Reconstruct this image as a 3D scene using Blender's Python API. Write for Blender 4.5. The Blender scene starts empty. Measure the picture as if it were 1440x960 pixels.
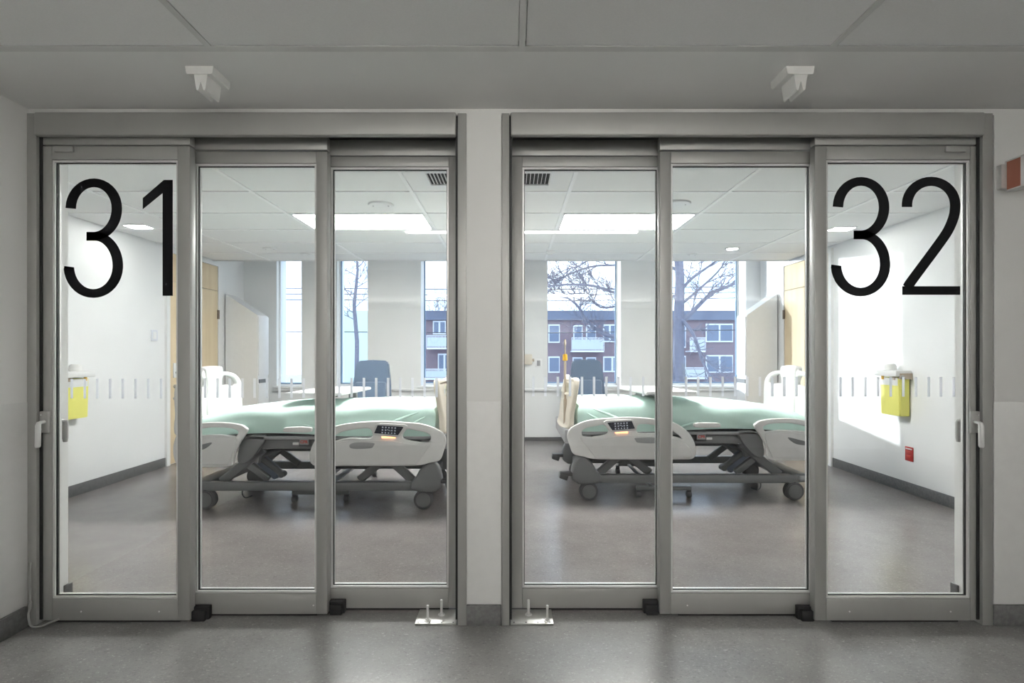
import bpy, bmesh, math, random
from mathutils import Vector, Matrix
random.seed(7)
S = bpy.context.scene
COL = S.collection
F, CX, CY, H = 735.0, 721.0, 497.0, 1.28      # focal length in px of a 1440 px frame, vanishing point, eye height

# ---------------- camera, sky, sun, exposure ----------------
cam = bpy.data.cameras.new('camera'); camo = bpy.data.objects.new('camera', cam); COL.objects.link(camo)
camo.location = (0, 0, H); camo.rotation_euler = (math.pi/2, 0, 0)
cam.sensor_width = 36; cam.lens = F/1440*36; cam.clip_start = .02; cam.clip_end = 400
cam.shift_x = (720-CX)/1440; cam.shift_y = (CY-480)/1440
S.camera = camo
S.view_settings.view_transform = 'Standard'; S.view_settings.look = 'None'
S.view_settings.gamma = 1; S.view_settings.use_curve_mapping = False
S.view_settings.exposure = 0.27
W = bpy.data.worlds.new('world'); S.world = W; W.use_nodes = True
nt = W.node_tree; nt.nodes.clear()
tc = nt.nodes.new('ShaderNodeTexCoord'); mp = nt.nodes.new('ShaderNodeMapping'); mp.inputs['Scale'].default_value = (2, 2, 7)
ns = nt.nodes.new('ShaderNodeTexNoise'); ns.inputs['Scale'].default_value = 2.2; ns.inputs['Detail'].default_value = 5
cr = nt.nodes.new('ShaderNodeValToRGB'); cr.color_ramp.elements[0].position = .38; cr.color_ramp.elements[0].color = (.62, .79, 1, 1)
cr.color_ramp.elements[1].position = .62; cr.color_ramp.elements[1].color = (.97, .99, 1, 1)
bg = nt.nodes.new('ShaderNodeBackground'); bg.inputs['Strength'].default_value = 2.6
wo = nt.nodes.new('ShaderNodeOutputWorld')
nt.links.new(tc.outputs['Generated'], mp.inputs[0]); nt.links.new(mp.outputs[0], ns.inputs['Vector']); nt.links.new(ns.outputs['Fac'], cr.inputs[0])
nt.links.new(cr.outputs[0], bg.inputs[0]); nt.links.new(bg.outputs[0], wo.inputs[0])
sun = bpy.data.lights.new('sun', 'SUN'); sun.energy = 4.0; sun.angle = math.radians(.6); sun.color = (1, .96, .9)
suno = bpy.data.objects.new('sun', sun); COL.objects.link(suno)
suno.rotation_euler = Vector((1, -.9, -.129)).to_track_quat('-Z', 'Y').to_euler()
PANEL_E, DOWN_E, LINE_E = 45.0, 40.0, 72.0

# ---------------- materials ----------------
MATS = {}
def mat(name, col, rough=.5, metal=0.0, noise=None, emit=None, bump=0, spec=.5, col2=None, stretch=(1,1,1), sheen=0):
    m = bpy.data.materials.new(name); m.use_nodes = True; t = m.node_tree; b = t.nodes['Principled BSDF']
    b.inputs['Base Color'].default_value = (*col, 1); b.inputs['Roughness'].default_value = rough
    b.inputs['Metallic'].default_value = metal; b.inputs['Specular IOR Level'].default_value = spec
    if sheen: b.inputs['Sheen Weight'].default_value = sheen
    sc = noise or 20
    c = t.nodes.new('ShaderNodeTexCoord'); p = t.nodes.new('ShaderNodeMapping'); p.inputs['Scale'].default_value = stretch
    n = t.nodes.new('ShaderNodeTexNoise'); n.inputs['Scale'].default_value = sc; n.inputs['Detail'].default_value = 4
    t.links.new(c.outputs['Object'], p.inputs[0]); t.links.new(p.outputs[0], n.inputs['Vector'])
    r = t.nodes.new('ShaderNodeValToRGB'); r.color_ramp.elements[0].position = .35; r.color_ramp.elements[1].position = .65
    c2 = col2 or tuple(x*.97 for x in col)
    r.color_ramp.elements[0].color = (*c2, 1); r.color_ramp.elements[1].color = (*col, 1)
    t.links.new(n.outputs['Fac'], r.inputs[0]); t.links.new(r.outputs[0], b.inputs['Base Color'])
    if bump:
        bu = t.nodes.new('ShaderNodeBump'); bu.inputs['Strength'].default_value = bump; bu.inputs['Distance'].default_value = .005
        t.links.new(n.outputs['Fac'], bu.inputs['Height']); t.links.new(bu.outputs[0], b.inputs['Normal'])
    if emit:
        b.inputs['Emission Color'].default_value = (*emit[0], 1); b.inputs['Emission Strength'].default_value = emit[1]
    MATS[name] = m; return m
def glass(name, tint, f0=.045, k=.75):
    m = bpy.data.materials.new(name); m.use_nodes = True; t = m.node_tree; t.nodes.clear()
    o = t.nodes.new('ShaderNodeOutputMaterial'); mx = t.nodes.new('ShaderNodeMixShader')
    tr = t.nodes.new('ShaderNodeBsdfTransparent'); tr.inputs[0].default_value = (*tint, 1)
    g = t.nodes.new('ShaderNodeBsdfGlossy'); g.inputs['Roughness'].default_value = 0.01
    lw = t.nodes.new('ShaderNodeLayerWeight'); lw.inputs['Blend'].default_value = .5
    pw = t.nodes.new('ShaderNodeMath'); pw.operation = 'POWER'; pw.inputs[1].default_value = 5
    ml = t.nodes.new('ShaderNodeMath'); ml.operation = 'MULTIPLY_ADD'; ml.inputs[1].default_value = k; ml.inputs[2].default_value = f0
    t.links.new(lw.outputs['Facing'], pw.inputs[0]); t.links.new(pw.outputs[0], ml.inputs[0]); t.links.new(ml.outputs[0], mx.inputs[0])
    t.links.new(tr.outputs[0], mx.inputs[1]); t.links.new(g.outputs[0], mx.inputs[2]); t.links.new(mx.outputs[0], o.inputs[0])
    MATS[name] = m; return m
def floor_mat(name, a, b2, fleck, rough):
    m = bpy.data.materials.new(name); m.use_nodes = True; t = m.node_tree; b = t.nodes['Principled BSDF']
    c = t.nodes.new('ShaderNodeTexCoord')
    n1 = t.nodes.new('ShaderNodeTexNoise'); n1.inputs['Scale'].default_value = 3; n1.inputs['Detail'].default_value = 6; n1.inputs['Roughness'].default_value = .7
    mp = t.nodes.new('ShaderNodeMapping'); mp.inputs['Scale'].default_value = (1, 1.7, 1); mp.inputs['Rotation'].default_value = (0, 0, .5)
    n2 = t.nodes.new('ShaderNodeTexNoise'); n2.inputs['Scale'].default_value = 70; n2.inputs['Detail'].default_value = 3; n2.inputs['Distortion'].default_value = 1.2
    t.links.new(c.outputs['Object'], n1.inputs['Vector']); t.links.new(c.outputs['Object'], mp.inputs[0]); t.links.new(mp.outputs[0], n2.inputs['Vector'])
    r1 = t.nodes.new('ShaderNodeValToRGB'); r1.color_ramp.elements[0].color = (*a, 1); r1.color_ramp.elements[1].color = (*b2, 1)
    r1.color_ramp.elements[0].position = .35; r1.color_ramp.elements[1].position = .65
    r2 = t.nodes.new('ShaderNodeValToRGB'); r2.color_ramp.elements[0].position = .60; r2.color_ramp.elements[1].position = .72
    r3 = t.nodes.new('ShaderNodeValToRGB'); r3.color_ramp.elements[0].position = .30; r3.color_ramp.elements[1].position = .42
    r3.color_ramp.elements[0].color = (.75, .75, .75, 1); r3.color_ramp.elements[1].color = (1, 1, 1, 1)
    mx = t.nodes.new('ShaderNodeMixRGB'); mx.inputs[2].default_value = (*fleck, 1)
    mu = t.nodes.new('ShaderNodeMixRGB'); mu.blend_type = 'MULTIPLY'; mu.inputs[0].default_value = 1
    t.links.new(n1.outputs['Fac'], r1.inputs[0]); t.links.new(n2.outputs['Fac'], r2.inputs[0]); t.links.new(n2.outputs['Fac'], r3.inputs[0])
    t.links.new(r1.outputs[0], mx.inputs[1]); t.links.new(r2.outputs[0], mx.inputs[0])
    t.links.new(mx.outputs[0], mu.inputs[1]); t.links.new(r3.outputs[0], mu.inputs[2]); t.links.new(mu.outputs[0], b.inputs['Base Color'])
    b.inputs['Roughness'].default_value = rough; b.inputs['Specular IOR Level'].default_value = .5
    MATS[name] = m; return m
floor_mat('floor', (.185, .167, .164), (.225, .205, .20), (.31, .29, .28), .25)
floor_mat('floor_in_hall_light', (.165, .163, .158), (.205, .203, .197), (.29, .287, .28), .27)  # same linoleum as the rooms, greyed to stand in for the corridor's light
mat('base', (.135, .135, .135), .45, noise=60, col2=(.095, .095, .095))
mat('paint', (.80, .80, .785), .55, noise=3)
mat('paint_room', (.84, .845, .84), .5, noise=3)
mat('soffit', (.86, .86, .85), .6, noise=2)
mat('tile', (.86, .86, .855), .75, noise=150, bump=.1)
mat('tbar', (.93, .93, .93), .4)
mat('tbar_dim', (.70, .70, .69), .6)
mat('sheet', (.78, .78, .77), .33)
mat('alu', (.40, .40, .385), .46, .4, noise=8, stretch=(1, 1, .05))
mat('alu_bright', (.80, .80, .79), .35, .35)
mat('gasket', (.012, .012, .012), .6)
mat('black', (.01, .01, .011), .5)
mat('digit', (.006, .006, .007), .6, spec=.1)
mat('decal', (.9, .92, .94), .6)
_t = MATS['decal'].node_tree; _tl = _t.nodes.new('ShaderNodeBsdfTranslucent'); _tl.inputs[0].default_value = (.9, .92, .95, 1)
_mx = _t.nodes.new('ShaderNodeMixShader'); _mx.inputs[0].default_value = .75
_t.links.new(_t.nodes['Principled BSDF'].outputs[0], _mx.inputs[1]); _t.links.new(_tl.outputs[0], _mx.inputs[2]); _t.links.new(_mx.outputs[0], _t.nodes['Material Output'].inputs[0])
mat('steel', (.45, .45, .43), .4, .7, noise=30, col2=(.5, .5, .48))
mat('white_plastic', (.80, .80, .78), .35)
mat('white', (.84, .84, .84), .4)
mat('led', (1, 1, 1), .5, emit=((1, .985, .96), PANEL_E))
mat('led_down', (1, 1, 1), .5, emit=((1, .98, .95), DOWN_E))
mat('led_line', (1, 1, 1), .5, emit=((1, .97, .92), LINE_E))
mat('led_fill', (1, 1, 1), .5, emit=((1, .98, .95), 190.0))  # emission of the added uplight that fills the corridor ceiling
glass('door_glass', (.965, .975, .97), .028)
glass('window_glass', (.90, .95, 1.0), .03)
mat('wood', (.76, .62, .41), .45, noise=6, col2=(.70, .55, .35), stretch=(2, 2, .25))
mat('hinge', (.16, .12, .09), .4, .6)
mat('win_frame', (.86, .87, .88), .35)
mat('blue_frame', (.16, .27, .42), .4)
mat('bed_white', (.74, .73, .72), .38)
mat('bed_panel', (.66, .65, .645), .4)
mat('cream', (.72, .65, .55), .45)
mat('bed_gray', (.178, .181, .187), .42, .1)
mat('bed_light_gray', (.33, .332, .34), .42)
mat('bed_dark', (.06, .06, .065), .5)
mat('bed_blue', (.25, .29, .37), .35, .3)
mat('linen', (.60, .795, .735), .8, noise=9, col2=(.575, .775, .71), sheen=.2)
mat('screen', (.012, .014, .03), .25)
mat('icon', (.55, .58, .68), .5)
mat('glow', (.9, .4, .2), .5, emit=((1, .42, .2), 2.2))
mat('red', (.42, .02, .02), .4)
mat('cpr_red', (.55, .06, .04), .5)
mat('yellow', (.84, .81, .20), .45, noise=4)
mat('knob_yellow', (.85, .48, .03), .4)
mat('tan', (.48, .40, .31), .5)
mat('fabric_blue', (.105, .15, .225), .85, noise=80, col2=(.085, .125, .19), sheen=.3)
mat('wheel', (.10, .10, .105), .55)
mat('wheel_hub', (.17, .17, .175), .5)
mat('laminate', (.82, .82, .815), .3)
mat('terracotta', (.36, .13, .08), .5)
mat('tube', (.30, .30, .285), .4)
mat('vent_dark', (.015, .015, .015), .9)
mat('brick', (.24, .175, .20), .9, noise=3, col2=(.20, .155, .19))  # bluish haze of the distance mixed into the brick colour
mat('fascia', (.15, .17, .24), .7)
mat('stucco', (.60, .70, .68), .8)
mat('far_white', (.72, .74, .80), .5)
mat('far_glass', (.14, .18, .27), .3)
mat('bark', (.20, .20, .25), .9, noise=12, bump=.5, col2=(.14, .14, .19))
mat('wire', (.06, .06, .07), .6)
mat('snow_ground', (.40, .42, .45), .9, noise=.3)

# ---------------- builders ----------------
ORG = {}
def org(p): return ORG.get(p.name, Vector((0, 0, 0))) if p is not None else Vector((0, 0, 0))
def thing(name, label, cat, loc=(0, 0, 0), group=None, kind=None):
    o = bpy.data.objects.new(name, None); COL.objects.link(o); o.empty_display_size = .05
    o.location = loc; ORG[o.name] = Vector(loc)
    if label: o['label'] = label
    if cat: o['category'] = cat
    if group: o['group'] = group
    if kind: o['kind'] = kind
    return o
def link_mesh(name, me, m, parent=None, smooth=True):
    me.materials.append(MATS[m])
    if smooth:
        me.polygons.foreach_set('use_smooth', [True]*len(me.polygons)); me.set_sharp_from_angle(angle=math.radians(35))
    o = bpy.data.objects.new(name, me); COL.objects.link(o)
    if parent is not None:
        g = org(parent); me.transform(Matrix.Translation(-g)); o.parent = parent; ORG[o.name] = g
    else:
        vs = [v.co for v in me.vertices]
        lo = Vector([min(v[i] for v in vs) for i in range(3)]); hi = Vector([max(v[i] for v in vs) for i in range(3)])
        c = Vector(((lo.x+hi.x)/2, (lo.y+hi.y)/2, lo.z)); me.transform(Matrix.Translation(-c)); o.location = c; ORG[o.name] = c
    return o
class MB:
    def __init__(s, xf=None): s.bm = bmesh.new(); s.xf = xf
    def _add(s, b):
        if s.xf:
            for v in b.verts: v.co = s.xf(v.co)
        bmesh.ops.recalc_face_normals(b, faces=b.faces[:])
        me = bpy.data.meshes.new('t'); b.to_mesh(me); b.free(); s.bm.from_mesh(me); bpy.data.meshes.remove(me); return s
    def box(s, x0, x1, y0, y1, z0, z1, bev=0, seg=2, rot=None, piv=None):
        b = bmesh.new(); bmesh.ops.create_cube(b, size=1)
        for v in b.verts: v.co = Vector((x0+(v.co.x+.5)*(x1-x0), y0+(v.co.y+.5)*(y1-y0), z0+(v.co.z+.5)*(z1-z0)))
        if bev: bmesh.ops.bevel(b, geom=b.edges[:], offset=bev, segments=seg, affect='EDGES', profile=.5)
        if rot:
            c = Vector(piv) if piv else Vector(((x0+x1)/2, (y0+y1)/2, (z0+z1)/2)); R = rot if isinstance(rot, Matrix) else Matrix.Rotation(rot[0], 3, rot[1])
            for v in b.verts: v.co = R @ (v.co-c) + c
        return s._add(b)
    def bar(s, a, b_, w, t, bev=.004):
        a = Vector(a); b_ = Vector(b_); L = (b_-a).length
        b = bmesh.new(); bmesh.ops.create_cube(b, size=1)
        for v in b.verts: v.co = Vector((v.co.x*w, v.co.y*t, (v.co.z+.5)*L))
        if bev: bmesh.ops.bevel(b, geom=b.edges[:], offset=bev, segments=1, affect='EDGES')
        d = (b_-a).normalized(); up = Vector((0, 1, 0)) if abs(d.y) < .9 else Vector((1, 0, 0))
        x = up.cross(d).normalized(); y = d.cross(x)
        M = Matrix((x, y, d)).transposed()
        for v in b.verts: v.co = M @ v.co + a
        return s._add(b)
    def cyl(s, a, b_, r, r2=None, n=16, bev=0):
        a = Vector(a); b_ = Vector(b_); L = (b_-a).length
        b = bmesh.new(); bmesh.ops.create_cone(b, cap_ends=True, segments=n, radius1=r, radius2=r if r2 is None else r2, depth=L)
        if bev: bmesh.ops.bevel(b, geom=[e for e in b.edges if abs(abs(e.verts[0].co.z)-L/2) < 1e-6 and abs(e.verts[0].co.z-e.verts[1].co.z) < 1e-6], offset=bev, segments=2, affect='EDGES')
        q = Vector((0, 0, 1)).rotation_difference((b_-a).normalized()); c = (a+b_)/2
        for v in b.verts: v.co = q @ v.co + c
        return s._add(b)
    def tube(s, pts, r, n=8):
        pts = [Vector(p) for p in pts]; rs = r if isinstance(r, (list, tuple)) else [r]*len(pts)
        b = bmesh.new(); rings = []; prev = None
        for i, p in enumerate(pts):
            d = (pts[min(i+1, len(pts)-1)]-pts[max(i-1, 0)]).normalized()
            if prev is None: x = (Vector((0, 1, 0)) if abs(d.y) < .9 else Vector((1, 0, 0))).cross(d).normalized()
            else: x = (prev-d*prev.dot(d)).normalized()
            prev = x; y = d.cross(x)
            rings.append([b.verts.new(p+(x*math.cos(2*math.pi*k/n)+y*math.sin(2*math.pi*k/n))*rs[i]) for k in range(n)])
        for i in range(len(rings)-1):
            for k in range(n): b.faces.new((rings[i][k], rings[i][(k+1) % n], rings[i+1][(k+1) % n], rings[i+1][k]))
        b.faces.new(rings[0][::-1]); b.faces.new(rings[-1])
        return s._add(b)
    def prism(s, pts, fn, t0, t1, bev=0):
        """pts: 2D outline (convex or not); fn(u, v, t) -> world; extruded from t0 to t1"""
        b = bmesh.new()
        A = [b.verts.new((u, v, t0)) for u, v in pts]; B = [b.verts.new((u, v, t1)) for u, v in pts]
        b.faces.new(A); b.faces.new(B[::-1])
        for i in range(len(pts)): j = (i+1) % len(pts); b.faces.new((A[i], B[i], B[j], A[j]))
        if bev: bmesh.ops.recalc_face_normals(b, faces=b.faces[:]); bmesh.ops.bevel(b, geom=b.edges[:], offset=bev, segments=2, affect='EDGES')
        for v in b.verts: v.co = Vector(fn(*v.co))
        return s._add(b)
    def plate(s, outlines, fn, thick, bev=0, smooth_pts=True, t0=0):
        """outline(s) with holes -> filled curve with bevelled thickness; fn(u, v, t) -> world"""
        cu = bpy.data.curves.new('c', 'CURVE'); cu.dimensions = '2D'; cu.fill_mode = 'BOTH'
        cu.extrude = max(thick/2-bev, 1e-4); cu.bevel_depth = bev; cu.bevel_resolution = 2; cu.offset = -bev
        for pts in outlines:
            if smooth_pts: pts = catmull(pts, 5, True)
            sp = cu.splines.new('POLY'); sp.points.add(len(pts)-1); sp.use_cyclic_u = True
            for p, q in zip(sp.points, pts): p.co = (q[0], q[1], 0, 1)
        o = bpy.data.objects.new('c', cu); COL.objects.link(o)
        dg = bpy.context.evaluated_depsgraph_get(); me = bpy.data.meshes.new_from_object(o.evaluated_get(dg))
        bpy.data.objects.remove(o); bpy.data.curves.remove(cu)
        b = bmesh.new(); b.from_mesh(me); bpy.data.meshes.remove(me); bmesh.ops.remove_doubles(b, verts=b.verts[:], dist=1e-5)
        for v in b.verts: v.co = Vector(fn(v.co.x, v.co.y, v.co.z+thick/2+t0))
        return s._add(b)
    def build(s, name, m, parent=None, smooth=True):
        me = bpy.data.meshes.new(name); s.bm.to_mesh(me); s.bm.free(); return link_mesh(name, me, m, parent, smooth)
def catmull(P, n, closed=False):
    out = []; N = len(P); rng = range(N if closed else N-1)
    for i in rng:
        g = lambda k: P[k % N] if closed else P[max(0, min(N-1, k))]
        a, b, c, d = g(i-1), g(i), g(i+1), g(i+2)
        for k in range(n):
            t = k/n
            out.append(tuple(.5*((2*b[j])+(-a[j]+c[j])*t+(2*a[j]-5*b[j]+4*c[j]-d[j])*t*t+(-a[j]+3*b[j]-3*c[j]+d[j])*t**3) for j in range(len(b))))
    if not closed: out.append(tuple(P[-1]))
    return out
def box(name, m, parent, *a, **k): return MB().box(*a, **k).build(name, m, parent)
def tag(o, label, cat, group=None):
    o['label'] = label; o['category'] = cat
    if group: o['group'] = group
    return o
def struct(o): o['kind'] = 'structure'; return o
def PX(px, py, Y): return Vector(((px-CX)*Y/F, Y, H-(py-CY)*Y/F))

# ================= SETTING =================
YW, YI = 2.469, 2.69              # corridor face and room face of the glazed front
XL, XR, YB = -3.95, 3.64, 7.68    # side walls of the rooms, window wall
ZC, ZR = 2.435, 2.502             # corridor ceiling, room ceiling
PX0, PX1 = -.218, -.054           # pier between the two doors
ZT = 2.95                         # top of all walls
struct(box('floor', 'floor_in_hall_light', None, XL-.3, 5.2, -2.2, 2.585, -.2, 0))
struct(box('floor', 'floor', None, XL-.3, 5.2, 2.585, YB+.35, -.2, 0))
# front wall: left stub, pier, right part, lintels
struct(MB().box(XL, -2.288, YW, YI, 0, ZT).box(PX0, PX1, YW, YI, 0, ZT).box(2.274, 5.0, YW, YI, 0, ZT)
    .box(-2.288, PX0, YW, YI, 2.405, ZT).box(PX1, 2.274, YW, YI, 2.405, ZT).build('wall_front', 'paint', None, False))
struct(MB().box(-2.45, -2.288, -2.0, YW, 0, ZT).build('wall_corridor_left', 'paint', None, False))
struct(MB().box(-2.45, 5.1, -2.15, -2.0, 0, ZT).build('wall_corridor_back', 'paint', None, False))
struct(MB().box(5.0, 5.15, -2.0, YI, 0, ZT).build('wall_corridor_right', 'paint', None, False))
struct(MB().box(XL-.15, XL, YW, YB+.33, 0, ZT).build('wall_left', 'paint_room', None, False))
struct(MB().box(XR, XR+.15, YI, YB+.33, 0, ZT).build('wall_right', 'paint_room', None, False))
struct(MB().box(PX0+.02, PX1-.02, YI, YB, 0, ZT).build('wall_middle', 'paint_room', None, False))
# window wall: openings (x0, x1); sill at .80, head at 2.74
def wx(px): return (px-CX)*YB/F
OPEN = [(wx(389), wx(424)), (wx(474), wx(517)), (wx(592), wx(690)), (wx(770), wx(873)), (wx(937), wx(1049))]
SILL, HEAD, YO = .775, 2.74, YB+.33
mb = MB(); xs = [XL-.15]+[v for o in OPEN for v in o]+[XR+.15]
for i in range(0, len(xs), 2):
    if i in (6, 8): mb.box(xs[i], xs[i+1], YB, YB+.03, 0, ZT).box(xs[i], xs[i+1]-.34, YB+.03, YO, 0, ZT).box(xs[i+1]-.34, xs[i+1], YB+.03, YO, 0, SILL).box(xs[i+1]-.34, xs[i+1], YB+.03, YO, HEAD, ZT)   # left reveals, unseen, cut back behind the wall face to widen the sun patch
    else: mb.box(xs[i], xs[i+1], YB, YO, 0, ZT)
for a, b in OPEN: mb.box(a, b, YB, YO, 0, SILL); mb.box(a, b, YB, YO, HEAD, ZT)
struct(mb.build('wall_back', 'paint_room', None, False))
struct(box('roof_slab', 'paint', None, XL-.3, 5.2, -2.2, YO, ZT, ZT+.2))
for i, (a, b) in enumerate(OPEN):
    w = thing('window_%d' % (i+1), None, None, ((a+b)/2, YO-.04, SILL), kind='structure')
    a0 = a
    if i > 2: a = a-.34
    lf = .02
    yo = YB+.16 if i < 2 else YO                      # the two slim windows have a wide white frame on the left
    m = MB(); y0, y1 = yo-.075, yo-.02
    if i < 2: m.box(a, a+lf, y0, y1, SILL, HEAD)
    if i > 2: m.box(b-.02, b, y0, y1, SILL, HEAD)
    m.box(a, b, y0, y1, SILL, SILL+.055, bev=.004).box(a, b, y0, y1, HEAD-.05, HEAD, bev=.004)
    m.build('window_frame', 'win_frame', w)
    m = MB(); x0 = a+lf if i < 2 else a; x1 = b-.02 if i > 2 else b
    m.box(x0, x1, y0+.01, y1-.01, SILL+.055, SILL+.072)
    if i != 0: m.box(x0, x0+.018, y0+.01, y1-.01, SILL+.05, HEAD-.05)
    m.box(x1-.03 if i == 0 else x1-.012, x1, y0+.01, y1-.01, SILL+.05, HEAD-.05)
    m.build('inner_frame', 'blue_frame', w)
    box('glass_pane', 'window_glass', w, x0, x1, yo-.05, yo-.044, SILL+.06, HEAD-.05)
    box('window_sill', 'white', w, a0-.04, b+.04, YB-.055, yo-.06, SILL-.002, SILL+.028, bev=.006)
# continuous sill ledge
struct(box('trim_sill_left_room', 'white', None, wx(385), PX0+.02, YB-.045, YB, SILL-.04, SILL-.005, bev=.005)).name = 'trim_1'
struct(box('trim_2', 'white', None, PX1-.02, wx(1052), YB-.045, YB, SILL-.04, SILL-.005, bev=.005))

# baseboards
def base(name, *b): struct(box(name, 'base', None, *b, bev=.004))
base('baseboard_pier', PX0, PX1, YW-.014, YW, 0, .098)
base('baseboard_corridor_left', -2.288, -2.270, -2.0, YW-.02, 0, .098)
base('baseboard_corridor_right', 2.262, 5.0, YW-.014, YW, 0, .098)
base('baseboard_left', XL, XL+.014, YI, 5.93, 0, .10)
base('baseboard_left_end', XL, XL+.014, 7.02, YB, 0, .10)
base('baseboard_right', XR-.014, XR, YI, 5.93, 0, .10)
base('baseboard_right_end', XR-.014, XR, 7.02, YB, 0, .10)
base('baseboard_middle', PX1-.02, PX1-.006, YI, YB-.02, 0, .10)
base('baseboard_back', XL+.02, PX0, YB-.014, YB, 0, .05+.0)
base('baseboard_back_room', PX1, XR-.02, YB-.014, YB, 0, .055)
base('baseboard_front_left', -2.288, -2.274, YI-.03, YI+.014, 0, .10)
base('baseboard_front_right', 2.262, 2.274, YI-.03, YI+.014, 0, .10)
# smooth wall protection sheets below 1.05 m
def guard(name, *b): struct(box(name, 'sheet', None, *b, bev=.001))
guard('trim_3', PX0+.001, PX1-.001, YW-.003, YW, .098, 1.052)
guard('trim_4', -2.288, -2.285, -2.0, YW-.004, .098, 1.052)
guard('trim_5', 2.27, 5.0, YW-.003, YW, .098, 1.052)

# ceilings: plaster soffit, T-bars, tiles one by one
ce = thing('ceiling', None, None, (0, 1, ZC), kind='structure')
box('soffit', 'soffit', ce, -2.288, 5.0, 2.0, YW, ZC, ZC+.12)
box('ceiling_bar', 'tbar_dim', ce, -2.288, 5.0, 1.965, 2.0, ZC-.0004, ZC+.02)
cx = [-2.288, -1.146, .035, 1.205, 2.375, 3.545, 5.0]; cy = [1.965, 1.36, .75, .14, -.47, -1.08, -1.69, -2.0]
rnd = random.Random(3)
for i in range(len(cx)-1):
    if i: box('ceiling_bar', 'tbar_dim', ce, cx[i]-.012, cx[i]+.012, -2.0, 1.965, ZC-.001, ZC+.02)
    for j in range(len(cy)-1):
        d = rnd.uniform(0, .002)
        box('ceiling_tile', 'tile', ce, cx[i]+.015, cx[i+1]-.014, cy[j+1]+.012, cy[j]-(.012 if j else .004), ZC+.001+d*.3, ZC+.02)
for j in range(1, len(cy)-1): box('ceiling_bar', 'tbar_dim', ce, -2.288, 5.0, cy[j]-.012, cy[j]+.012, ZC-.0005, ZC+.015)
box('backing', 'paint', ce, -2.288, 5.0, -2.0, 2.0, ZC+.03, ZC+.05)
YE = 6.885
rows = [YI+.05, 3.354, 3.962, 4.57, 5.178, 5.786, 6.394, YE-.012]
def room_ceiling(x0, x1, bars, lit, vents):
    c = thing('ceiling', None, None, ((x0+x1)/2, 4.7, ZR), kind='structure')
    ex = [x0]+bars+[x1]
    box('ceiling_bar', 'tbar', c, x0, x1, YI, YI+.05, ZR, ZR+.02)
    for k, r in enumerate(rows[1:-1]): box('ceiling_bar', 'tbar', c, x0, x1, r-.012, r+.012, ZR-.0006, ZR+.02)
    box('ceiling_edge', 'white', c, x0, x1, YE-.014, YE+.01, ZR-.004, ZR+.40)
    for b in bars: box('ceiling_bar', 'tbar', c, b-.014, b+.014, YI, YE-.014, ZR-.002, ZR+.02)
    for i in range(len(ex)-1):
        for j in range(len(rows)-1):
            if (i, j) == lit: continue
            d = rnd.uniform(0, .0015)
            box('ceiling_tile', 'tile', c, ex[i]+.015, ex[i+1]-.015, rows[j]+.013, rows[j+1]-.013, ZR+.004+d, ZR+.02)
    box('backing', 'paint_room', c, x0, x1, YI, YE, ZR+.06, ZR+.08)
    i, j = lit
    fx = tag(thing('ceiling_light', None, None, ((ex[i]+ex[i+1])/2, (rows[j]+rows[j+1])/2, ZR)), vents[0], 'ceiling light')
    a, b, y0, y1 = ex[i]+.015, ex[i+1]-.015, rows[j]+.013, rows[j+1]-.013
    m = MB(); m.box(a, b, y0, y0+.02, ZR-.001, ZR+.04).box(a, b, y1-.02, y1, ZR-.001, ZR+.04).box(a, a+.02, y0, y1, ZR-.001, ZR+.04).box(b-.02, b, y0, y1, ZR-.001, ZR+.04).box(a, b, y0, y1, ZR+.035, ZR+.045)
    m.build('fixture_frame', 'white', fx)
    box('diffuser', 'led', fx, a+.02, b-.02, y0+.02, y1-.02, ZR+.004, ZR+.012)
room_ceiling(XL, PX0+.02, [-3.19, -1.974, -.764], (2, 3), ['large white ceiling light panel lit above the bed of the left room'])
room_ceiling(PX1-.02, XR, [.427, 1.637, 2.856], (1, 3), ['large white ceiling light panel lit above the bed of the right room'])

# ================= DOORS =================
def door_frame(name, x0, x1, hx0, hx1, s):
    """s=+1: front leaf on the left (door 31); s=-1: front leaf on the right (door 32). x0..x1 overall"""
    d = thing(name, None, None, ((x0+x1)/2, YW, 0), kind='structure')
    box('header_cover', 'alu', d, hx0, hx1, YW-.03, YW+.004, 2.300, 2.408, bev=.007, seg=3)
    MB().box(hx0+.01, hx1-.01, YW+.006, YI-.02, 2.372, 2.403).build('track_cavity_shade', 'black', d)  # black box painted in for the shaded hollow above the track
    MB().box(hx0+.004, hx1-.004, YI-.008, YI, 2.305, 2.405).build('inner_fascia', 'alu', d)
    for a, b in ((x0, hx0-.007), (hx1+.007, x1)):
        box('jamb', 'alu', d, a, b, YW-.008, YW+.065, 0.0, 2.412, bev=.002)
        dark = b if a == x0 else a-.012
        box('jamb_seal', 'gasket', d, dark, dark+.012, YW+.008, YW+.06, 0.02, 2.405)
    return d
d31 = door_frame('door_1', -2.288, -.218, -2.236, -.266, 1)
d32 = door_frame('door_2', -.052, 2.262, -.009, 2.206, -1)
YF = [2.483, 2.544, 2.603]   # faces of front, middle, back leaf
def carrier(par, x0, x1, y, z0, z1):
    box('carrier_rail', 'alu', par, x0, x1, y, y+.042, z0, z1, bev=.002)

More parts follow.
